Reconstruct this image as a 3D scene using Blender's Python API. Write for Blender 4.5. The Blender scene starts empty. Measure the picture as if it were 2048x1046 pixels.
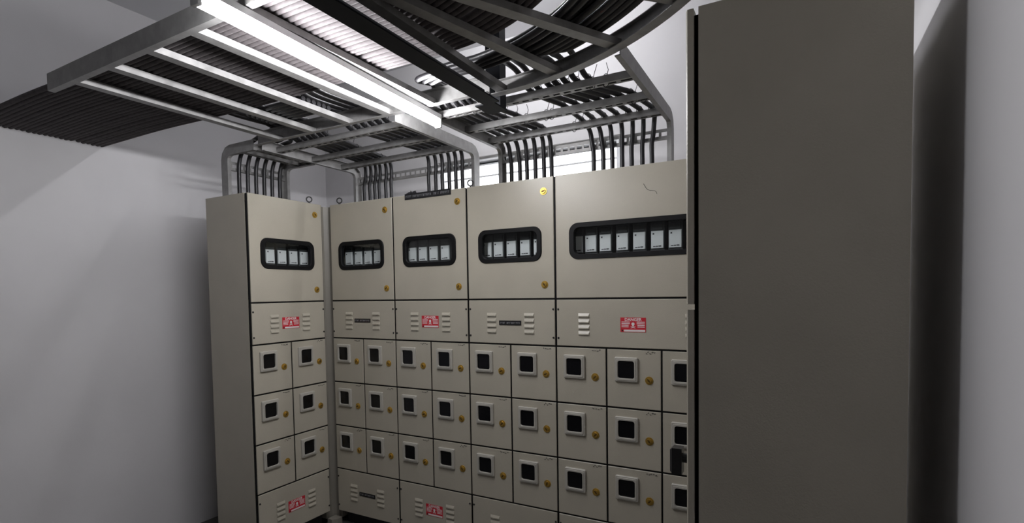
import bpy, math, random
from mathutils import Vector, Matrix
random.seed(7)
sc = bpy.context.scene
COL = sc.collection

# ------------------------------------------------------------------ camera
YAW, PITCH, ROLL = 0.50280, -0.04182, -0.01599
CAM = Vector((2.79236, -2.57434, 1.59110))
fw = Vector((-math.sin(YAW)*math.cos(PITCH), math.cos(YAW)*math.cos(PITCH), math.sin(PITCH)))
rt = Vector((math.cos(YAW), math.sin(YAW), 0)); up = rt.cross(fw)
r2 = math.cos(ROLL)*rt + math.sin(ROLL)*up
u2 = -math.sin(ROLL)*rt + math.cos(ROLL)*up
cd = bpy.data.cameras.new('camera'); cam = bpy.data.objects.new('camera', cd); COL.objects.link(cam)
m = Matrix.Identity(4)
for i in range(3):
    m[i][0], m[i][1], m[i][2], m[i][3] = r2[i], u2[i], -fw[i], CAM[i]
cam.matrix_world = m
cd.sensor_fit = 'HORIZONTAL'; cd.sensor_width = 36.0
cd.lens = 1055.14*36.0/2048
cd.shift_x = (1024-1017.86)/2048; cd.shift_y = (628.71-523)/2048
cd.clip_start = 0.02
sc.camera = cam

# ------------------------------------------------------------------ light and exposure
W = bpy.data.worlds.new('sky'); sc.world = W; W.use_nodes = True
bg = W.node_tree.nodes['Background']            # overcast daylight outside the louvred window
bg.inputs[0].default_value = (0.93, 0.96, 1.0, 1); bg.inputs[1].default_value = 3.0
TUBE_STRENGTH = 120.0
sc.view_settings.view_transform = 'Standard'; sc.view_settings.look = 'None'
sc.view_settings.gamma = 1.0; sc.view_settings.use_curve_mapping = False
sc.view_settings.exposure = 0.12

# ------------------------------------------------------------------ materials
def nt(name):
    ma = bpy.data.materials.new(name); ma.use_nodes = True
    return ma, ma.node_tree.nodes, ma.node_tree.links, ma.node_tree.nodes['Principled BSDF']
def mat(name, col, rough=0.5, metal=0.0, spec=0.5, noise=0.0, nscale=8.0, bump=0.0, bscale=300.0, emit=None, estr=0.0, coord='Object', rvar=0.0):
    ma, N, L, b = nt(name)
    b.inputs['Base Color'].default_value = (*col, 1); b.inputs['Roughness'].default_value = rough
    b.inputs['Metallic'].default_value = metal; b.inputs['Specular IOR Level'].default_value = spec
    tc = N.new('ShaderNodeTexCoord')
    if noise or rvar:
        n = N.new('ShaderNodeTexNoise'); n.inputs['Scale'].default_value = nscale; n.inputs['Detail'].default_value = 5
        L.new(tc.outputs[coord], n.inputs['Vector'])
        if noise:
            r = N.new('ShaderNodeValToRGB')
            r.color_ramp.elements[0].position = .3; r.color_ramp.elements[1].position = .7
            r.color_ramp.elements[0].color = (*[c*(1-noise) for c in col], 1)
            r.color_ramp.elements[1].color = (*[min(1, c*(1+noise)) for c in col], 1)
            L.new(n.outputs['Fac'], r.inputs[0]); L.new(r.outputs[0], b.inputs['Base Color'])
        if rvar:
            mr = N.new('ShaderNodeMapRange'); mr.inputs[3].default_value = rough-rvar; mr.inputs[4].default_value = rough+rvar
            L.new(n.outputs['Fac'], mr.inputs[0]); L.new(mr.outputs[0], b.inputs['Roughness'])
    if bump:
        n2 = N.new('ShaderNodeTexNoise'); n2.inputs['Scale'].default_value = bscale; n2.inputs['Detail'].default_value = 2
        L.new(tc.outputs[coord], n2.inputs['Vector'])
        bp = N.new('ShaderNodeBump'); bp.inputs['Strength'].default_value = bump; bp.inputs['Distance'].default_value = .002
        L.new(n2.outputs['Fac'], bp.inputs['Height']); L.new(bp.outputs[0], b.inputs['Normal'])
    if emit:
        b.inputs['Emission Color'].default_value = (*emit, 1); b.inputs['Emission Strength'].default_value = estr
    return ma
PAINT = mat('pebble_grey_powder_coat', (.43, .397, .325), .36, noise=.04, nscale=5, bump=.25, bscale=260, rvar=.05)
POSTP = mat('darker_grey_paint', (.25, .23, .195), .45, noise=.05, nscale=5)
SHADEDK = mat('shade_dark', (.02, .02, .022), .7)  # near-black stands in for shade inside cabinets, under louvres and at the base
RUBBER = mat('black_rubber', (.004, .004, .0045), .6, spec=.2)
BEZEL = mat('pale_grey_plastic', (.41, .39, .345), .45)
SMOKE = mat('smoked_window', (.004, .004, .005), .15, spec=.35)
BRASS = mat('brass', (.52, .33, .07), .38, metal=.75)
BRASSD = mat('dark_brass_slot', (.10, .055, .012), .5, metal=.4)
STEEL = mat('zinc_steel', (.45, .44, .42), .4, metal=.8)
SCREW = mat('dark_screw', (.05, .05, .05), .4, metal=.6)
GALV = mat('galvanised_steel', (.27, .265, .26), .45, metal=.5, noise=.18, nscale=22, rvar=.1)
BLACKP = mat('black_painted_steel', (.006, .007, .010), .6, spec=.2, noise=.2, nscale=12)
CABLE = mat('black_cable_sheath', (.013, .012, .014), .42, noise=.25, nscale=30)
CABLELIT = mat('tube_lit_cable_sheath', (.095, .085, .087), .75, spec=.12, noise=.2, nscale=40)  # black cables lightened in colour for the tube light falling on them
TIE = mat('black_nylon', (.01, .01, .01), .4)
WHITEP = mat('white_print', (.75, .73, .72), .6)
RED = mat('red_sticker', (.55, .02, .035), .45)
BLACKPL = mat('black_plate', (.012, .012, .013), .35)
GREYPR = mat('grey_print', (.22, .22, .23), .5)
INK = mat('ink', (.03, .03, .03), .7)
BRK = mat('breaker_dark_moulding', (.045, .05, .052), .5)
BRKL = mat('breaker_pale_front', (.82, .85, .85), .45)
WALL = mat('white_wall_paint', (.66, .65, .66), .85, noise=.035, nscale=2.5, bump=.12, bscale=60)
CEIL = mat('white_ceiling_paint', (.70, .70, .72), .9, noise=.03, nscale=2)
FLOOR = mat('dusty_concrete', (.10, .095, .09), .8, noise=.25, nscale=6, bump=.3, bscale=40)
LOUV = mat('white_louvre_blade', (.85, .86, .88), .5)
HOUSE = mat('white_lamp_housing', (.8, .8, .8), .4)
LAMP = mat('lamp_tube', (1, 1, 1), .5, emit=(.97, .97, 1.0), estr=TUBE_STRENGTH)
LAMP2 = mat('ceiling_lamp_tube', (1, 1, 1), .5, emit=(.97, .97, 1.0), estr=TUBE_STRENGTH*.7)
def glass():
    ma = bpy.data.materials.new('clear_acrylic'); ma.use_nodes = True
    N, L = ma.node_tree.nodes, ma.node_tree.links; N.clear()
    o = N.new('ShaderNodeOutputMaterial'); mx = N.new('ShaderNodeMixShader')
    t = N.new('ShaderNodeBsdfTransparent'); t.inputs[0].default_value = (.95, .96, .96, 1)
    g = N.new('ShaderNodeBsdfGlossy'); g.inputs['Roughness'].default_value = .06
    f = N.new('ShaderNodeFresnel'); ge = N.new('ShaderNodeNewGeometry'); mr = N.new('ShaderNodeMapRange')
    mr.inputs[3].default_value = 1.45; mr.inputs[4].default_value = 1/1.45      # same thin-pane reflection on both faces
    L.new(ge.outputs['Backfacing'], mr.inputs[0]); L.new(mr.outputs[0], f.inputs[0])
    L.new(f.outputs[0], mx.inputs[0]); L.new(t.outputs[0], mx.inputs[1]); L.new(g.outputs[0], mx.inputs[2])
    L.new(mx.outputs[0], o.inputs[0]); return ma
GLASS = glass()

# ------------------------------------------------------------------ mesh helpers
class MB:
    def __init__(s): s.v = []; s.f = []; s.mi = []; s.mats = []; s.sm = []
    def slot(s, ma):
        if ma not in s.mats: s.mats.append(ma)
        return s.mats.index(ma)
    def add(s, verts, faces, ma, smooth=False):
        o = len(s.v); k = s.slot(ma)
        s.v += [tuple(q) for q in verts]
        for f in faces: s.f.append([i+o for i in f]); s.mi.append(k); s.sm.append(smooth)
    def box(s, a, b, ma):
        (x0, y0, z0), (x1, y1, z1) = a, b
        s.add([(x0,y0,z0),(x1,y0,z0),(x1,y1,z0),(x0,y1,z0),(x0,y0,z1),(x1,y0,z1),(x1,y1,z1),(x0,y1,z1)],
              [(0,3,2,1),(4,5,6,7),(0,1,5,4),(1,2,6,5),(2,3,7,6),(3,0,4,7)], ma)
    def slab(s, x0, x1, z0, z1, y0, y1, c, ma):     # front at y0 chamfered by c, back at y1
        V = []
        for (d, y) in ((c, y0), (0, y0+c), (0, y1)):
            V += [(x0+d,y,z0+d),(x1-d,y,z0+d),(x1-d,y,z1-d),(x0+d,y,z1-d)]
        F = [(0,1,2,3),(11,10,9,8)]
        for k in (0, 4):
            for i in range(4):
                j = (i+1) % 4; F.append((k+i, k+4+i, k+4+j, k+j))
        s.add(V, F, ma)
    def ring(s, outer, inner, y0, y1, ma, c=0.0):    # outer, inner: same-length loops (x,z); front y0, back y1
        n = len(outer); V = []
        cx = sum(q[0] for q in outer)/n; cz = sum(q[1] for q in outer)/n
        def shr(q, d):
            l = math.hypot(q[0]-cx, q[1]-cz); k = 1-d/l; return (cx+(q[0]-cx)*k, cz+(q[1]-cz)*k)
        of = [shr(q, c) for q in outer]; inf = [shr(q, -c) for q in inner]
        for lp, y in ((of, y0), (inf, y0), (inner, y0+c), (inner, y1), (outer, y1), (outer, y0+c)):
            V += [(q[0], y, q[1]) for q in lp]
        F = []
        for k in range(6):
            k2 = (k+1) % 6
            for i in range(n):
                j = (i+1) % n; F.append((k*n+i, k*n+j, k2*n+j, k2*n+i))
        s.add(V, F, ma)
    def disc(s, cx, cz, r, y0, y1, ma, n=16, r0=None):
        r0 = r if r0 is None else r0
        V = [(cx+r0*math.cos(2*math.pi*i/n), y0, cz+r0*math.sin(2*math.pi*i/n)) for i in range(n)] + \
            [(cx+r*math.cos(2*math.pi*i/n), y1, cz+r*math.sin(2*math.pi*i/n)) for i in range(n)]
        F = [tuple(range(n)), tuple(range(2*n-1, n-1, -1))] + [(i, n+i, n+(i+1) % n, (i+1) % n) for i in range(n)]
        s.add(V, F, ma)
    def prism(s, poly, z0, z1, ma):
        n = len(poly)
        s.add([(x,y,z0) for x,y in poly]+[(x,y,z1) for x,y in poly],
              [tuple(range(n-1,-1,-1)), tuple(range(n,2*n))]+[(i,(i+1)%n,n+(i+1)%n,n+i) for i in range(n)], ma)
    def tube(s, pts, r, ma, seg=8, caps=True):
        pts = [Vector(q) for q in pts]; n = len(pts)
        T = [(pts[min(i+1,n-1)]-pts[max(i-1,0)]).normalized() for i in range(n)]
        nrm = T[0].orthogonal().normalized(); V = []
        for i in range(n):
            nrm = (nrm-T[i]*nrm.dot(T[i])).normalized(); bn = T[i].cross(nrm)
            for k in range(seg):
                a = 2*math.pi*k/seg; V.append(pts[i]+r*(math.cos(a)*nrm+math.sin(a)*bn))
        F = [(i*seg+k, i*seg+(k+1)%seg, (i+1)*seg+(k+1)%seg, (i+1)*seg+k) for i in range(n-1) for k in range(seg)]
        s.add(V, F, ma, True)
        if caps: s.add(V[:seg], [tuple(range(seg-1,-1,-1))], ma); s.add(V[-seg:], [tuple(range(seg))], ma)
    def sweep(s, path, bvec, prof, ma):              # profile (u along bvec, v along t x b)
        b = Vector(bvec); pts = [Vector(q) for q in path]; n = len(pts); k = len(prof); V = []
        for i in range(n):
            t0 = (pts[i]-pts[i-1]).normalized() if i else (pts[1]-pts[0]).normalized()
            t1 = (pts[i+1]-pts[i]).normalized() if i < n-1 else t0
            t = (t0+t1).normalized(); nr = t.cross(b).normalized(); mi = 1/max(.5, t.dot(t0))
            V += [pts[i]+b*u+nr*(v*mi) for u, v in prof]
        F = [(i*k+j, i*k+(j+1)%k, (i+1)*k+(j+1)%k, (i+1)*k+j) for i in range(n-1) for j in range(k)]
        F += [tuple(range(k-1,-1,-1)), tuple(range((n-1)*k, n*k))]
        s.add(V, F, ma)
    def mesh(s, name):
        me = bpy.data.meshes.new(name); me.from_pydata(s.v, [], s.f)
        for ma in s.mats: me.materials.append(ma)
        me.polygons.foreach_set('material_index', s.mi); me.polygons.foreach_set('use_smooth', s.sm)
        import bmesh
        bm = bmesh.new(); bm.from_mesh(me); bmesh.ops.recalc_face_normals(bm, faces=bm.faces[:]); bm.to_mesh(me); bm.free()
        me.update(); return me
def put(name, me, parent=None, loc=(0,0,0), rot=(0,0,0), **props):
    o = bpy.data.objects.new(name, me); COL.objects.link(o)
    o.location = loc; o.rotation_euler = rot
    if parent is not None: o.parent = parent
    for k, v in props.items(): o[k] = v
    return o
def thing(name, label, cat, loc=(0,0,0), rotz=0, group=None):
    o = put(name, None, None, loc, (0,0,rotz), label=label, category=cat)
    o.empty_display_size = .05
    if group: o['group'] = group
    return o
def rrect(cx, cz, hw, hh, r, n=6):
    P = []
    for (sx, sz, a0) in ((1,1,0),(-1,1,90),(-1,-1,180),(1,-1,270)):
        for i in range(n+1):
            a = math.radians(a0+90*i/n); P.append((cx+sx*(hw-r)+r*math.cos(a), cz+sz*(hh-r)+r*math.sin(a)))
    return P
def cornerloop(x0, x1, z0, z1, n=6):                 # outer rectangle matched point for point to rrect
    P = []
    for q in ((x1,z1),(x0,z1),(x0,z0),(x1,z0)):
        P += [q]*(n+1)
    return P
def spline(pts, sub=6):
    P = [Vector(q) for q in pts]; P = [2*P[0]-P[1]]+P+[2*P[-1]-P[-2]]; out = []
    for i in range(1, len(P)-2):
        for k in range(sub):
            t = k/sub; a, b, c, d = P[i-1:i+3]
            out.append(.5*((2*b)+(c-a)*t+(2*a-5*b+4*c-d)*t*t+(3*b-a-3*c+d)*t**3))
    out.append(P[-2]); return out

# ------------------------------------------------------------------ the room
XL, XR, YB, YF, ZC = -.90, 3.05, .80, -6.0, 3.40
def struct(name, mb, **k): return put(name, mb.mesh(name), None, kind='structure', **k)
b = MB(); b.box((XL-.15,YF-.15,-.1),(XR+.15,YB+.15,0),FLOOR); struct('floor', b)
b = MB(); b.box((XL-.15,YF-.15,ZC),(XR+.15,YB+.15,ZC+.1),CEIL); struct('ceiling', b)
b = MB(); b.box((XL-.15,YF,0),(XL,YB,ZC),WALL); struct('wall_left', b)
b = MB(); b.box((XR,YF,0),(XR+.15,YB,ZC),WALL); struct('wall_right', b)
b = MB(); b.box((XL,YF-.15,0),(XR,YF,ZC),WALL); struct('wall_front', b)
WX0, WX1, WZ0, WZ1 = .33, 1.775, 2.05, 2.60          # louvred window opening
b = MB()
b.box((XL,YB,0),(WX0,YB+.15,ZC),WALL); b.box((WX1,YB,0),(XR,YB+.15,ZC),WALL)
b.box((WX0,YB,0),(WX1,YB+.15,WZ0),WALL); b.box((WX0,YB,WZ1),(WX1,YB+.15,ZC),WALL); struct('wall_back', b)
win = put('window_1', None, None, (0,0,0), kind='structure', label='louvred daylight window in the wall behind the cabinets')
b = MB(); t = .03
b.box((WX0,YB+.02,WZ0),(WX0+t,YB+.12,WZ1),LOUV); b.box((WX1-t,YB+.02,WZ0),(WX1,YB+.12,WZ1),LOUV)
b.box((WX0+t,YB+.02,WZ0),(WX1-t,YB+.12,WZ0+t),LOUV); b.box((WX0+t,YB+.02,WZ1-t),(WX1-t,YB+.12,WZ1),LOUV)
put('window_frame', b.mesh('window_frame'), win)
b = MB(); b.box((WX0+t,-.045,-.005),(WX1-t,.045,.005),LOUV); blade = b.mesh('louvre_blade')
for i in range(6):
    put('louvre_blade', blade, win, (0,YB+.07,WZ0+.08+i*.085), (math.radians(17),0,0))

# ------------------------------------------------------------------ cabinet parts
CW = .27673                                          # width of one meter column
ZB, Z3, Z2, Z1, ZP, ZD, ZT = .10, .40, .70, 1.00, 1.30, 1.552, 2.199
DEP = .40; G = .0045; TD = .016
def text_mesh(txt, size, ma, ext=.0002):
    cu = bpy.data.curves.new('lettering', 'FONT'); cu.body = txt; cu.size = size; cu.align_x = 'CENTER'; cu.align_y = 'CENTER'
    cu.extrude = ext; cu.resolution_u = 2; cu.offset = size*.02
    o = bpy.data.objects.new('lettering_source', cu); COL.objects.link(o)
    me = bpy.data.meshes.new_from_object(o.evaluated_get(bpy.context.evaluated_depsgraph_get()))
    bpy.data.objects.remove(o); me.materials.clear(); me.materials.append(ma); return me
b = MB(); b.slab(G, CW-G, G, .3-G, 0, TD, .002, PAINT); M_DOOR = b.mesh('meter_door')
b = MB(); b.ring(rrect(.104,.197,.0585,.0615,.006,4), rrect(.104,.197,.042,.0435,.011,4), -.013, 0, BEZEL, .004); M_BEZ = b.mesh('window_bezel')
b = MB(); b.ring(rrect(.104,.197,.050,.053,.008,4), rrect(.104,.197,.042,.0435,.011,4), -.0155, -.013, BEZEL, .001)
M_BEZ2 = b.mesh('bezel_lip')
b = MB(); b.slab(.104-.0425, .104+.0425, .197-.044, .197+.044, -.006, -.001, .001, SMOKE); M_PANE = b.mesh('window_pane')
def lock_mesh(a):
    b = MB(); b.disc(0, 0, .0205, -.003, 0, BRASS, 20, .0195); b.disc(0, 0, .0135, -.008, -.003, BRASS, 18, .0125)
    ca, sa = math.cos(a), math.sin(a); L_, w_ = .0095, .0028
    q = [(L_*ca-w_*sa, L_*sa+w_*ca), (-L_*ca-w_*sa, -L_*sa+w_*ca), (-L_*ca+w_*sa, -L_*sa-w_*ca), (L_*ca+w_*sa, L_*sa-w_*ca)]
    b.add([(x,-.0086,z) for x,z in q]+[(x,-.0078,z) for x,z in q], [(0,1,2,3),(4,5,6,7),(0,1,5,4),(1,2,6,5),(2,3,7,6),(3,0,4,7)], BRASSD)
    b.disc(0, 0, .0045, -.0095, -.0078, BRASSD, 10); return b.mesh('lock')
M_LOCK = [lock_mesh(math.radians(a)) for a in (130, 45, 75, 20)]
def louver_mesh():
    b = MB(); w, h, d = .031, .0095, .0065
    V = [(-w,0,h),(w,0,h),(w-.004,-d,-h*.4),(-w+.004,-d,-h*.4),(w-.004,-d,-h),(-w+.004,-d,-h),(-w,0,-h),(w,0,-h)]
    b.add(V, [(0,1,2,3),(3,2,4,5),(0,3,5,6),(1,7,4,2)], PAINT); b.add([V[5],V[4],V[7],V[6]], [(0,1,2,3)], SHADEDK)  # underside coloured dark as the shaded louvre opening
    return b.mesh('louver')
M_LOUV = louver_mesh()
b = MB(); b.disc(0, 0, .006, -.003, 0, SCREW, 8, .005); M_SCREW = b.mesh('screw')
def breaker_mesh():
    b = MB(); b.box((-.034,.010,-.075),(.034,.075,.075),BRK); b.slab(-.030,.030,-.058,.028,0,.012,.002,BRKL)
    b.slab(-.026,.026,.034,.064,.004,.012,.002,BRK)
    b.box((-.022,-.0006,.010),(-.014,.0005,.018),BRK)
    for k, (x0, x1) in enumerate(((-.02,-.008),(-.006,.004),(.006,.02))): b.box((x0,-.0006,-.050),(x1,.0005,-.046+.001*k),BRK)
    return b.mesh('breaker')
M_BRK = breaker_mesh()
def mark_mesh(seed):
    R = random.Random(seed); b = MB(); x = -.024
    while x < .024:
        w = R.uniform(.004,.010); z = R.uniform(-.004,.003); b.tube([(x,0,z),(x+w*.5,0,z+R.uniform(-.004,.006)),(x+w,0,z+R.uniform(-.003,.003))], .0016, INK, 4)
        x += w+R.uniform(.002,.007)
    return b.mesh('number_mark')
M_MARK = [mark_mesh(i) for i in range(5)]
def danger_meshes():
    b = MB(); b.box((-.0635,-.0010,-.036),(.0635,0,.036),RED); st = b.mesh('danger_sticker')
    b = MB(); Y0, Y1 = -.0013, -.0009
    b.box((-.046,Y0,-.0335),(.060,Y1,-.024),WHITEP)
    for z in (.012,.004,-.004,-.012): 
        b.box((-.058,Y0,z),(-.016-.006*(z<0),Y1,z+.0035),WHITEP); b.box((.018+.004*(z<0),Y0,z),(.058,Y1,z+.0035),WHITEP)
    b.disc(0, .004, .008, Y0, Y1, WHITEP, 12); b.box((-.004,Y0,-.008),(.004,Y1,-.003),WHITEP)
    for sx in (-1, 1):
        b.add([(-sx*.012,Y0,-.018),(sx*.012,Y0,-.009),(sx*.012,Y0,-.0065),(-sx*.012,Y0,-.0155)], [(0,1,2,3)], WHITEP)
    V = [(-.0535,-.0290)]; b.disc(-.0535,-.0288,.0042,Y0,Y1,BLACKPL,8)
    let = b.mesh('sticker_emblem')
    return st, let
M_DST, M_DLET = danger_meshes()
M_DTXT = text_mesh('DANGER', .021, WHITEP)
def plate_meshes(L_, h):
    b = MB(); b.box((-L_/2,-.002,-h/2),(L_/2,0,h/2),BLACKPL); p = b.mesh('nameplate')
    b = MB(); x = -L_/2+.008; R = random.Random(int(L_*1000))
    while x < L_/2-.010:                            # lettering too worn to read: short pale strokes
        w = R.uniform(.004,.007); 
        if R.random() < .86: b.box((x,-.0024,-h*.18),(x+w*.35,-.0019,h*.2),GREYPR); b.box((x,-.0024,R.choice((-h*.18,h*.05,h*.12))),(x+w,-.0019,h*.2),GREYPR)
        x += w+.0025
    return p, b.mesh('nameplate_lettering')
M_NP = plate_meshes(.14, .026); M_NPL = plate_meshes(.345, .036)
b = MB(); ringp = [(.017*math.cos(2*math.pi*i/20), 0, .034+.017*math.sin(2*math.pi*i/20)) for i in range(21)]
b.tube(ringp, .0042, SCREW, 8, False); b.tube([(0,0,0),(0,0,.018)], .006, SCREW, 8); b.disc(0,0,.012,-.001,.001,SCREW); M_EYE = b.mesh('lifting_eyebolt')

DOORC = {}
def upper_door_mesh(w, hw):
    key = round(w, 3)
    if key in DOORC: return DOORC[key]
    h0, h1 = ZD+G, ZT-.001; cz = 1.850; n = 6
    b = MB(); inn = rrect(w/2, cz, hw-.012, .094-.012, .040, n)
    x0, x1 = .006, w-.006; c = .002
    O0 = cornerloop(x0+c, x1-c, h0+c, h1-c, n); O1 = cornerloop(x0, x1, h0, h1, n); k = len(inn)
    def ann(outer, yo, inner, yi):
        V = [(q[0],yo,q[1]) for q in outer]+[(q[0],yi,q[1]) for q in inner]; F = []
        for i in range(k):
            j = (i+1) % k
            F.append((i, k+i, k+j) if outer[i] == outer[j] else (i, j, k+j, k+i))
        b.add(V, F, PAINT)
    ann(O0, 0, inn, 0); ann(O1, TD, inn, TD)
    V = [(x0+c,0,h0+c),(x1-c,0,h0+c),(x1-c,0,h1-c),(x0+c,0,h1-c),(x0,c,h0),(x1,c,h0),(x1,c,h1),(x0,c,h1),(x0,TD,h0),(x1,TD,h0),(x1,TD,h1),(x0,TD,h1)]
    b.add(V, [(g+i, g+4+i, g+4+(i+1)%4, g+(i+1)%4) for g in (0,4) for i in range(4)], PAINT)
    b.add([(q[0],0,q[1]) for q in inn]+[(q[0],TD,q[1]) for q in inn], [(i,(i+1)%k,k+(i+1)%k,k+i) for i in range(k)], PAINT)
    dm = b.mesh('upper_door')
    b = MB(); b.ring(rrect(w/2,cz,hw,.094,.048), rrect(w/2,cz,hw-.030,.094-.025,.030), -.006, .018, RUBBER, .004); gm = b.mesh('window_gasket')
    b = MB(); b.slab(w/2-hw+.02, w/2+hw-.02, cz-.08, cz+.08, .010, .013, .0005, GLASS); pm = b.mesh('window_pane')
    DOORC[key] = (dm, gm, pm); return DOORC[key]

def vent_panel(t, w, z0, z1, name, sign, zc):
    b = MB(); b.slab(.006, w-.006, z0+G, z1-G, 0, TD, .002, PAINT); p = put(name, b.mesh(name), t)
    for x in (.158, w-(.158 if w < .6 else .136)):
        for i in range(4): put('louver', M_LOUV, p, (x, 0, zc+.0465-i*.031))
    for x in (.0145, w-.0145):
        for z in (z0+.045, z1-.055): put('screw', M_SCREW, p, (x, 0, z))
    if sign == 'danger':
        put('danger_sticker', M_DST, p, (w/2, -.0002, zc), label='red danger sticker with white lettering and skull')
        put('sticker_emblem', M_DLET, p, (w/2, -.0002, zc)); put('sticker_lettering', M_DTXT, p, (w/2, -.0014, zc+.0255), (math.pi/2,0,0))
    elif sign == 'plate':
        put('nameplate', M_NP[0], p, (w/2, -.0002, zc), label='small black nameplate'); put('nameplate_lettering', M_NP[1], p, (w/2, -.0002, zc))
    return p

def body(t, w, dep=DEP, hollow=True):
    b = MB(); k = .003; y0, y1 = TD+.010, dep
    e = .0015
    b.box((e,y0,ZB),(e+k,y1,ZT),PAINT); b.box((w-e-k,y0,ZB),(w-e,y1,ZT),PAINT)
    b.box((e+k,y1-k,ZB),(w-e-k,y1,ZT),PAINT); b.box((e+k,y0,ZT-k),(w-e-k,y1-k,ZT),PAINT); b.box((e+k,y0,ZB),(w-e-k,y1-k,ZB+k),PAINT)
    b.box((e+k,y0,ZD-.004),(w-e-k,y1-k,ZD+.004),PAINT)
    put('body', b.mesh('body'), t)
    b = MB(); b.box((.02,.07,0),(w-.02,dep-.02,ZB),SHADEDK); put('plinth', b.mesh('plinth'), t)
def gaskets(t, w, xs, zs, full):                     # black seal behind the door joints, also darkening the gaps like shade
    b = MB(); y0, y1 = TD, TD+.0102
    for z in zs:
        b.box((.012,y0,max(ZB+.004,z-.012)),(w-.012,y1,min(ZT-.012,z+.012)),RUBBER)
    for x in xs:
        lo, hi = (ZB, ZT-.012) if x in (0, w) else (Z3, ZP)
        b.box((max(.012,x-.012),y0+.0001,lo),(min(w-.012,x+.012),y1-.0001,hi),RUBBER)
    if full:                                         # thin black lip added as shade in each joint, just behind the front face
        for z in zs[1:-1]: b.box((.001,.005,z-G),(w-.001,TD-.0002,z+G),RUBBER)
        for x in xs[1:-1]: b.box((x-G,.0051,Z3+G),(x+G,TD-.0003,ZP-G),RUBBER)
        for x in (.001, w-.0055): b.box((x,.0052,ZB+.004),(x+.0045,TD-.0004,ZT-.004),RUBBER)
    put('seal_and_joint_shade', b.mesh('seal_and_joint_shade'), t)

def cabinet(label, loc, rotz, ncol, vent, bottom, breakers, locks=True):
    w = ncol*CW; t = thing('meter_cabinet', label, 'cabinet', loc, rotz)
    body(t, w); gaskets(t, w, [i*CW for i in range(ncol+1)] if ncol == 2 else [0, CW, 2*CW, w], [ZB+.012, Z3, Z2, Z1, ZP, ZD, ZT-.02], True)
    hw = .200 if ncol == 2 else w/2-.081
    dm, gm, pm = upper_door_mesh(w, hw)
    d = put('upper_door', dm, t); put('window_gasket', gm, d); put('window_pane', pm, d)
    for i, z in enumerate((2.125, 1.629)): put('lock', M_LOCK[(i+int(loc[0]*3)) % 4], d, (w-.062, 0, z))
    b = MB(); b.box((.02,.15,ZD+.02),(w-.02,.153,ZT-.02),SHADEDK); put('mounting_plate', b.mesh('mounting_plate'), t)  # plate coloured dark for the unlit interior
    for x in breakers: put('breaker', M_BRK, t, (x, .062, 1.853))
    vent_panel(t, w, ZP, ZD, 'vent_panel', vent, 1.4205)
    vent_panel(t, w, ZB, Z3, 'bottom_panel', bottom, .252)
    for c in range(ncol):
        for r, z in enumerate((Z1, Z2, Z3)):
            q = put('meter_door', M_DOOR, t, (c*CW, 0, z))
            put('window_bezel', M_BEZ, q); put('bezel_lip', M_BEZ2, q); put('window_pane', M_PANE, q)
            put('lock', random.choice(M_LOCK), q, (.216, 0, .148)); put('number_mark', random.choice(M_MARK), q, (.225, -.0006, .284))
    return t, d

c1, d1 = cabinet('grey two-column meter cabinet beside the corner post, small black nameplate between its vents', (0,0,0), 0, 2, 'plate', 'plate', [.103,.190,.276,.361])
c2, d2 = cabinet('grey two-column meter cabinet with a long black nameplate along its top edge', (2*CW,0,0), 0, 2, 'danger', 'danger', [.097,.180,.263,.350])
c3, d3 = cabinet('grey two-column meter cabinet between the widest cabinet and the one with the long nameplate', (4*CW,0,0), 0, 2, 'plate', None, [.096,.171,.256,.343,.428])
c4, d4 = cabinet('widest grey meter cabinet, three meter columns under a long window of breakers', (6*CW,0,0), 0, 3, 'danger', 'danger', [.100,.176,.255,.344,.431,.520,.606,.693])
l1, dl = cabinet('grey meter cabinet standing at right angles to the long cabinet row, past the corner post', (-.0321,-.0345-2*CW,0), math.pi/2, 2, 'danger', 'danger', [.106,.193,.280,.366,.450])
put('nameplate', M_NPL[0], d2, (CW+.0, -.001, ZT-.012), label='long black nameplate'); put('nameplate_lettering', M_NPL[1], d2, (CW, -.001, ZT-.012))
put('lifting_eyebolt', M_EYE, c1, (.045,.05,ZT), (0,0,.5)); put('lifting_eyebolt', M_EYE, c3, (.0,.05,ZT), (0,0,.4)); put('lifting_eyebolt', M_EYE, l1, (2*CW-.06,.05,ZT), (0,0,-.6))
b = MB(); b.tube(spline([(.47,-.0006,2.105),(.49,-.0006,2.075),(.525,-.0006,2.065),(.535,-.0006,2.05)],5), .0012, INK, 4); put('scratch_mark', b.mesh('scratch_mark'), d4)

# corner post between the two rows
pt = thing('corner_post', 'narrow grey corner post where the two cabinet rows meet', 'post', (-.02,-.02,0))
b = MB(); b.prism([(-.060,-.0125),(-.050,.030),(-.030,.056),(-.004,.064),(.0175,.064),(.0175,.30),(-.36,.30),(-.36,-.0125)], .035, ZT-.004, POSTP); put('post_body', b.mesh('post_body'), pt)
b = MB(); b.prism([(-.03,-.03),(.01,-.03),(.035,0),(.035,.04),(-.03,.04)], 0, .05, POSTP); put('post_foot', b.mesh('post_foot'), pt)

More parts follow.
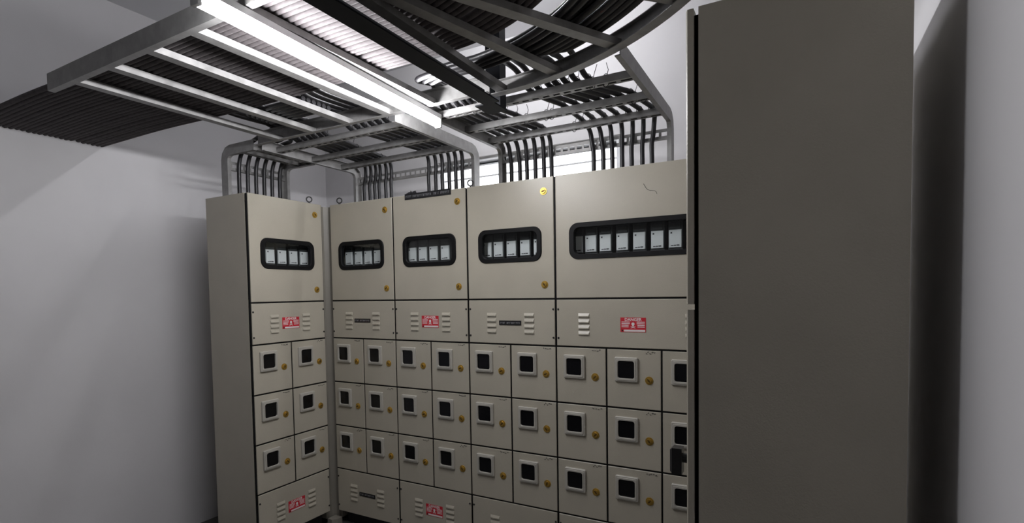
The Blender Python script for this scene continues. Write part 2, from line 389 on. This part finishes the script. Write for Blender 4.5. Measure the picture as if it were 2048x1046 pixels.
# cabinet whose plain side closes the view
rc = thing('switch_cabinet', 'tall grey cabinet turned side-on with two stacked doors and a black handle', 'cabinet', (2.573,-1.357+2*CW,0), -math.pi/2)
w = 2*CW; body(rc, w); gaskets(rc, w, [0, w], [ZB+.012, ZD, ZT-.02], False)
b = MB(); b.slab(.004, w-.002, ZD+.006, ZT-.001, 0, TD, .003, PAINT); put('upper_door', b.mesh('upper_door'), rc)
b = MB(); b.slab(.004, w-.002, ZB+G, ZD-.006, 0, TD, .003, PAINT); ld = put('lower_door', b.mesh('lower_door'), rc)
b = MB(); b.disc(0,0,.026,-.018,0,BLACKPL,16,.022); b.disc(0,0,.012,-.040,-.018,BLACKPL,12)
b.slab(-.016,.016,-.040,.026,-.066,-.036,.006,BLACKPL)
put('handle', b.mesh('handle'), ld, (w-.150, 0, 1.165), (0,0,0), label='black rotary handle')

# ------------------------------------------------------------------ cable trays
def channel(h, fl, t=.0032):     # C profile: u 0..fl (flanges), v -h/2..h/2 (web at u=0)
    return [(0,-h/2),(fl,-h/2),(fl,-h/2+t),(t,-h/2+t),(t,h/2-t),(fl,h/2-t),(fl,h/2),(0,h/2)]
ZTR = 2.46
def drop_path(y_start, y_v, z_h, z_end, r=.055):
    P = [(y_start, z_h)]
    for i in range(4):
        a = math.pi/2*i/3; P.append((y_v-r+r*math.sin(a), z_h-r+r*math.cos(a)))
    P.append((y_v, z_end)); return P
def rung_mesh(L_):
    b = MB(); h = .040
    b.box((0,-.020,0),(L_,-.0172,h*.75),GALV); b.box((0,-.0172,h*.75-.003),(L_,.020,h*.75),GALV)
    b.box((0,.0172,0),(L_,.020,h*.75-.003),GALV)
    b.box((0,-.0172,0),(L_,-.008,.0026),GALV); b.box((0,.008,0),(L_,.0172,.0026),GALV)
    for i in range(int(L_/.05)): b.box((i*.05,-.008,0),(i*.05+.018,.008,.0026),GALV)
    return b.mesh('rung')
def slot_mesh(L_):
    b = MB(); h = .052
    b.box((0,0,0),(L_,.0025,.016),GALV); b.box((0,0,h-.016),(L_,.0025,h),GALV)
    b.box((0,.0025,0),(L_,.022,.0025),GALV); b.box((0,.0025,h-.0025),(L_,.022,h),GALV)
    n = int(L_/.042)
    for i in range(n+1): b.box((min(i*.042, L_-.012),0,.016),(min(i*.042+.013, L_),.0025,h-.016),GALV)
    return b.mesh('rung')
def drop_tray(label, loc, rotz, wid, y_start, rungs, stop=ZT):
    t = thing('cable_tray', label, 'cable tray', loc, rotz, 'ladder trays above the cabinets')
    for x, s, ys in ((0, 1, y_start[0]), (wid, -1, y_start[1])):
        b = MB(); b.sweep([(x,y,z) for y, z in drop_path(ys, .20, ZTR+.003, stop)], (s,0,0), channel(.060, .022), GALV); put('side_rail', b.mesh('side_rail'), t)
    rm = rung_mesh(wid-.008)
    for y in rungs: put('rung', rm, t, (.004, y, ZTR-.016))
    put('rung', slot_mesh(wid-.008), t, (.004, .212, 2.362))
    return t
t1 = drop_tray('galvanised ladder tray dropping onto the widest cabinet and the cabinet next to it', (1.228,0,0), 0, 1.0, (-.545,-.690), (-.43,-.17,.075))
t2 = drop_tray('galvanised ladder tray dropping onto the two cabinets nearest the corner post', (.060,0,0), 0, 1.0, (-.545,-.545), (-.43,-.17,.075))
t3 = drop_tray('galvanised ladder tray dropping onto the cabinet set at right angles', (-.0321,-.586,0), math.pi/2, .44, (-.075,-.075), (-.03,.075))
ZR = 2.455                         # underside of the cross tray and its bend
def plain_rung(L_):
    b = MB(); b.box((0,-.021,0),(L_,.021,.003),GALV); b.box((0,-.021,.003),(L_,-.018,.024),GALV); b.box((0,.018,.003),(L_,.021,.024),GALV); return b.mesh('rung')
RAIL_IN = [(-.035,0),(-.035,.026),(-.032,.026),(-.032,.003),(.032,.003),(.032,.026),(.035,.026),(.035,0)]
RAIL_OUT = [(u,-v) for u, v in RAIL_IN]
# straight cross tray over the tube light: rungs lie along y, edge rails along x
t4 = thing('cable_tray', 'straight galvanised ladder tray with bright bars above the tube light', 'cable tray', (.06,-.565,0), 0, 'ladder trays above the cabinets')
b = MB(); b.sweep([(.0,0,ZR+.035),(1.55,0,ZR+.035)], (0,0,1), RAIL_IN, GALV); put('side_rail', b.mesh('side_rail'), t4)
b = MB(); b.sweep([(.0,-.975,ZR+.035),(1.55,-.975,ZR+.035)], (0,0,1), RAIL_OUT, GALV); put('side_rail', b.mesh('side_rail'), t4)
prm2 = plain_rung(.968)
for x in (.19,.455,.723,.986,1.25): put('rung', prm2, t4, (x,-.9715,ZR+.001), (0,0,math.pi/2))
# bend of the cross tray, rungs radial about one centre
BX, BY, BR = 1.62, -1.777, 1.245
def arc(r, a0, a1, z, n): return [(BX+r*math.sin(math.radians(a0+(a1-a0)*i/n)), BY+r*math.cos(math.radians(a0+(a1-a0)*i/n)), z) for i in range(n+1)]
t5 = thing('cable_tray', 'dark curved ladder tray bend overhead, loaded with black cables', 'cable tray', (BX,BY,0))
def fan(r0, r1, a0, a1, z, n):                         # arc whose radius drifts from r0 to r1
    return [arc(r0+(r1-r0)*i/n, a0+(a1-a0)*i/n, a0+(a1-a0)*i/n, z, 1)[0] for i in range(n+1)]
def rel(P): return [(x-BX,y-BY,z) for x,y,z in P]
AMAX = 66
b = MB(); b.sweep(rel(arc(BR,0,AMAX,ZR+.042,26)), (0,0,1), [(-.049,0),(-.049,.040),(-.046,.040),(-.046,.003),(.012,.003),(.012,.020),(.015,.020),(.015,0)], GALV); put('side_rail', b.mesh('side_rail'), t5)
b = MB(); b.sweep(rel(arc(.24,0,AMAX,ZR+.035,16)), (0,0,1), RAIL_OUT, GALV); put('side_rail', b.mesh('side_rail'), t5)
prm = plain_rung(.992)
put('rung', prm, t5, (.045,.24,ZR+.001), (0,0,math.pi/2))
for a in (15, 29, 44, 60):
    put('rung', prm, t5, (.244*math.sin(math.radians(a)), .244*math.cos(math.radians(a)), ZR+.001), (0,0,math.radians(90-a)))
# black steel support under the start of the bend
sf = thing('steel_support', 'black steel beam and hanger post carrying the overhead cable bend', 'support', (1.64,-.50,0))
b = MB(); b.box((-.032,-1.35,2.391),(.044,-.115,2.397),BLACKP); b.box((-.032,-1.35,2.397),(-.026,-.115,2.4545),BLACKP); b.box((-.075,-.115,2.391),(.020,.0,2.397),BLACKP); put('beam', b.mesh('beam'), sf)
b = MB(); b.box((-.075,-.024,2.3975),(-.002,-.018,ZC),BLACKP); b.box((-.075,-.018,2.3975),(-.069,.03,ZC),BLACKP); b.box((-.008,-.018,2.3975),(-.002,.03,ZC),BLACKP); put('hanger_post', b.mesh('hanger_post'), sf)
b = MB(); b.box((-.025,-1.35,2.3975),(.040,-1.29,ZC),BLACKP); put('hanger_post', b.mesh('hanger_post'), sf)

# ------------------------------------------------------------------ tube light
def tube_light(label, A, B_, ZL, ztop, ma):
    d = B_-A; Ln = d.length
    tl = thing('tube_light', label, 'light', A, math.atan2(d.y, d.x))
    b = MB(); b.tube([(.012,0,ZL),(Ln*.5,0,ZL),(Ln-.012,0,ZL)], .0165, ma, 16); put('lamp_tube', b.mesh('lamp_tube'), tl, label='glowing glass tube')
    b = MB(); b.box((0,-.015,ZL+.024),(Ln,.015,ZL+.046),HOUSE); put('housing', b.mesh('housing'), tl)
    for x in (0, Ln-.012):
        b = MB(); b.box((x,-.016,ZL-.016),(x+.0118,.016,ZL+.0238),HOUSE); put('end_cap', b.mesh('end_cap'), tl)
    for x in (.20, Ln-.25):
        b = MB(); b.box((x,-.004,ZL+.046),(x+.02,.004,ztop),STEEL); put('hanger_clip', b.mesh('hanger_clip'), tl)
tube_light('long bright white tube light hung below the cable trays', Vector((1.341,-1.690,0)), Vector((1.262,-.462,0)), 2.405, ZR+.001, LAMP)
tube_light('second tube light up on the ceiling above the cable trays', Vector((.70,-.08,0)), Vector((1.92,-.08,0)), ZC-.075, ZC-.001, LAMP2)

# ------------------------------------------------------------------ cables
CR = .0122
def tie_mesh(tail):
    b = MB(); P = []
    for i in range(17):
        a = 2*math.pi*i/16; P.append((.0148*math.cos(a), 0, -.010+(.0245 if math.sin(a) > 0 else .030)*math.sin(a)))
    b.tube(P, .0018, TIE, 4, False)
    if tail: b.tube([(.006,0,.012),(.010,.002,.03),(.010+.012*tail,.004,.045+.02*abs(tail))], .0015, TIE, 4)
    return b.mesh('cable_tie')
M_TIE = [tie_mesh(t_) for t_ in (0, 0, 0, .9, -.8)]
def cable(pts, label, group, r=CR, ma=CABLE, ties=(), sub=6, name='power_cable', seg=8):
    b = MB(); o = Vector(pts[-1])
    b.tube([q-o for q in spline(pts, sub)], r, ma, seg)
    ob = put(name, b.mesh(name), None, o, label=label, category='cable', group=group)
    for (x, y, z) in ties: put('cable_tie', random.choice(M_TIE), ob, (x-o.x, y-o.y, z-o.z), (0,0,random.uniform(-.2,.2)))
    return ob
ZCB = ZTR+.030                     # cable centre on low-tray rungs
ZH = ZR+.038                       # cable centre on the cross tray
ZO = ZR+.070+.014                  # cable centre where it climbs over an edge rail
def drop(x2, x3, xb):              # last part: over the rungs, then down into a cabinet top
    return [(x2,-.17,ZCB),((x2+x3)/2,-.05,ZCB-.001),(x3,.075,ZCB),(x3,.140,ZCB-.006),((x3*.6+xb*.4),.180,ZCB-.04),((x3*.3+xb*.7),.193,ZCB-.10),(xb,.195,2.34),(xb,.197,2.27),(xb,.197,2.198)]
XA1 = [1.728,1.77,1.825,1.861,1.903,1.948,2.0]; XA2 = [1.79,1.848,1.907,1.957,2.008,2.062,2.117]; XA3 = [1.789,1.846,1.91,1.974,2.037,2.093,2.152]; XAb = [1.81,1.864,1.914,1.968,2.019,2.075,2.124]
RA = [1.075, 1.098, 1.121, 1.144, 1.132, 1.087, 1.110]
RA0 = [1.048, 1.076, 1.106, 1.134, 1.120, 1.062, 1.090]
ZA = [0,0,0,0,.022,.022,.022]
for j, i in enumerate((2,3,4,5,6,0,1)):
    r = RA[j]; xb = XA1[i]-.012; z = ZH+ZA[j]
    a_end = math.degrees(math.asin((xb+.10-BX)/r)); P = fan(RA0[j], r, AMAX+3, a_end, z, 7); ye = P[-1][1]
    yo = BY+math.sqrt(BR**2-(xb-BX)**2)                # where it crosses the edge rail
    P += [(xb+.028, ye+.008, z+.012), (xb-.002, (ye+yo)/2+.01, z+.036), (xb, yo+.004, ZO+ZA[j]*.5), (xb+.004, (yo-.40)/2, ZCB+.040), (XA1[i], -.42, ZCB+.006), (XA1[i]*.7+XA2[i]*.3, -.32, ZCB)]
    P += drop(XA2[i], XA3[i], XAb[i])
    cable(P, 'black cable leaving the overhead bend and dropping into the widest cabinet', 'cables into the widest cabinet', ties=[(XA1[i]+.004,-.41,ZCB+.006),(XA2[i],-.17,ZCB),(XA3[i],.075,ZCB)])
XB1 = [1.262,1.302,1.349,1.392,1.426,1.468]; XB2 = [1.275,1.318,1.362,1.412,1.463,1.529]; XB3 = [1.287,1.343,1.403,1.459,1.515,1.558]; XBb = [1.302,1.358,1.404,1.459,1.513,1.56]
RB = [.990, 1.017, 1.044, 1.003, 1.030, 1.057]; ZB_ = [0,0,0,.023,.023,.023]; RB0 = [.910, .945, 1.018, .928, .985, 1.001]
for i in range(6):
    r = RB[i]; y0 = BY+r; xb = 1.334+.018*i; zb = ZH+ZB_[i]
    P = fan(RB0[i], r, AMAX+3, 4, zb, 7)
    P += [(1.60, y0, zb), (xb+.10, y0+.012, zb+.004), (xb+.022, y0+.045, zb+.012), (xb, -.660, ZH+.036+ZB_[i]*.5), (xb+.004, -.610, ZO-.004), ((xb*2+XB1[i])/3, -.560, ZO), ((xb+XB1[i]*2)/3, -.50, ZCB+.045), (XB1[i], -.42, ZCB+.006), ((XB1[i]+XB2[i])/2, -.29, ZCB)]
    P += drop(XB2[i], XB3[i], XBb[i])
    cable(P, 'black cable looping down past the black beam into the cabinet beside the widest one', 'cables looping down past the black beam', ties=[(XB1[i],-.40,ZCB+.004),(XB2[i],-.17,ZCB),(XB3[i],.075,ZCB)])
def t2cables(xs3, xbs, lab, grp, shift, k0):
    for i, (x3, xb) in enumerate(zip(xs3, xbs)):
        x2 = x3+shift*.5; x1 = x3+shift; ys = -.915-.026*(i+k0); zz = ZH+.026
        P = [(1.50,ys,zz),(x1+.40,ys,zz),(x1+.16,ys+.01,zz),(x1+.05,ys+.06,zz+.004),(x1,ys*.5-.31,zz+.006),(x1-.006,-.63,ZO-.006),(x1-.004,-.566,ZO),(x1,-.50,ZCB+.040),(x1,-.43,ZCB),(x2*.5+x1*.5,-.30,ZCB)]+drop(x2, x3, xb)
        cable(P, lab, grp, ties=[(x1,-.43,ZCB),(x2,-.17,ZCB),(x3,.075,ZCB)])
t2cables([.715,.768,.818,.870,.918,.968], [.695,.751,.802,.856,.906,.955], 'black cable dropping into the cabinet with the long nameplate', 'cables into the long-nameplate cabinet', -.06, 0)
t2cables([.190,.235,.280,.318,.365,.405], [.136,.187,.233,.273,.332,.380], 'black cable dropping into the cabinet beside the corner post', 'cables into the corner cabinet', .06, 6)
for i in range(6):                 # into the cabinet at right angles
    y = -.205-.058*i; ys = -.72-.030*i
    P = [(.80,ys,ZH),(.55,ys,ZH),(.36,ys+.03,ZH+.02),(.25,(ys-.565)/2+.02,ZH+.045),(.19,-.560,ZO),(.13,(y-.565)/2,ZO+.006),(.05,y-.012,ZO+.004),(-.04,y,ZCB+.045),(-.12,y,ZCB+.020),(-.19,y,ZCB-.018),(-.222,y,ZCB-.08),(-.229,y,2.33),(-.230,y,2.26),(-.230,y,2.198)]
    cable(P, 'black cable curving down into the cabinet set at right angles', 'cables into the right-angle cabinet')
R_ = random.Random(3)
for i in range(24):                # packed through-cables on the cross tray
    r = .285+.0243*i+(.009 if i > 17 else 0)+R_.uniform(-.001,.001); y = BY+r; z = ZH+R_.uniform(0,.003)
    P = arc(r, AMAX+3, 0, z, 7)+[(1.5,y,z),(1.25,y+R_.uniform(-.001,.001),z),(.9,y+R_.uniform(-.002,.002),z),(.5,y,z),(.1,y,z+.01),(-.3,y,z+.02),(-.899,y,z+.02)]
    cable(P, 'long cable packed side by side with others on the cross tray over the tube light', 'packed cables on the cross tray', ma=CABLELIT, sub=4, r=.0115)
# unused ties standing on the rungs of the large drop tray
for x, y, k in ((.22,-.43,3),(.27,-.43,4),(.36,-.17,4),(.47,-.17,3),(.50,-.17,4),(.52,.075,3),(.80,-.43,3),(.86,-.43,4),(.905,-.17,3),(.95,-.17,4)):
    put('cable_tie', M_TIE[k], t1, (x, y, ZTR+.012))
# small dark heap on the cabinet top behind the long nameplate
R_ = random.Random(5); b = MB(); n = 12; V = [(0,0,.030)]; F = []
for j in range(3):
    for i in range(n):
        a = 2*math.pi*i/n; rr = (.45,.8,1.0)[j]*R_.uniform(.8,1.15); V.append((.055*rr*math.cos(a), .03*rr*math.sin(a), (.026,.013,0)[j]*(R_.uniform(.6,1.5) if j < 2 else 1)))
F += [(0,1+i,1+(i+1)%n) for i in range(n)]
for j in range(2): F += [(1+j*n+i,1+(j+1)*n+i,1+(j+1)*n+(i+1)%n,1+j*n+(i+1)%n) for i in range(n)]
F.append(tuple(1+2*n+i for i in range(n)))
b.add(V, F, CABLE); put('debris_heap', b.mesh('debris_heap'), None, (.665,.06,ZT), label='small dark crumpled heap on the cabinet top behind the long nameplate', category='debris')
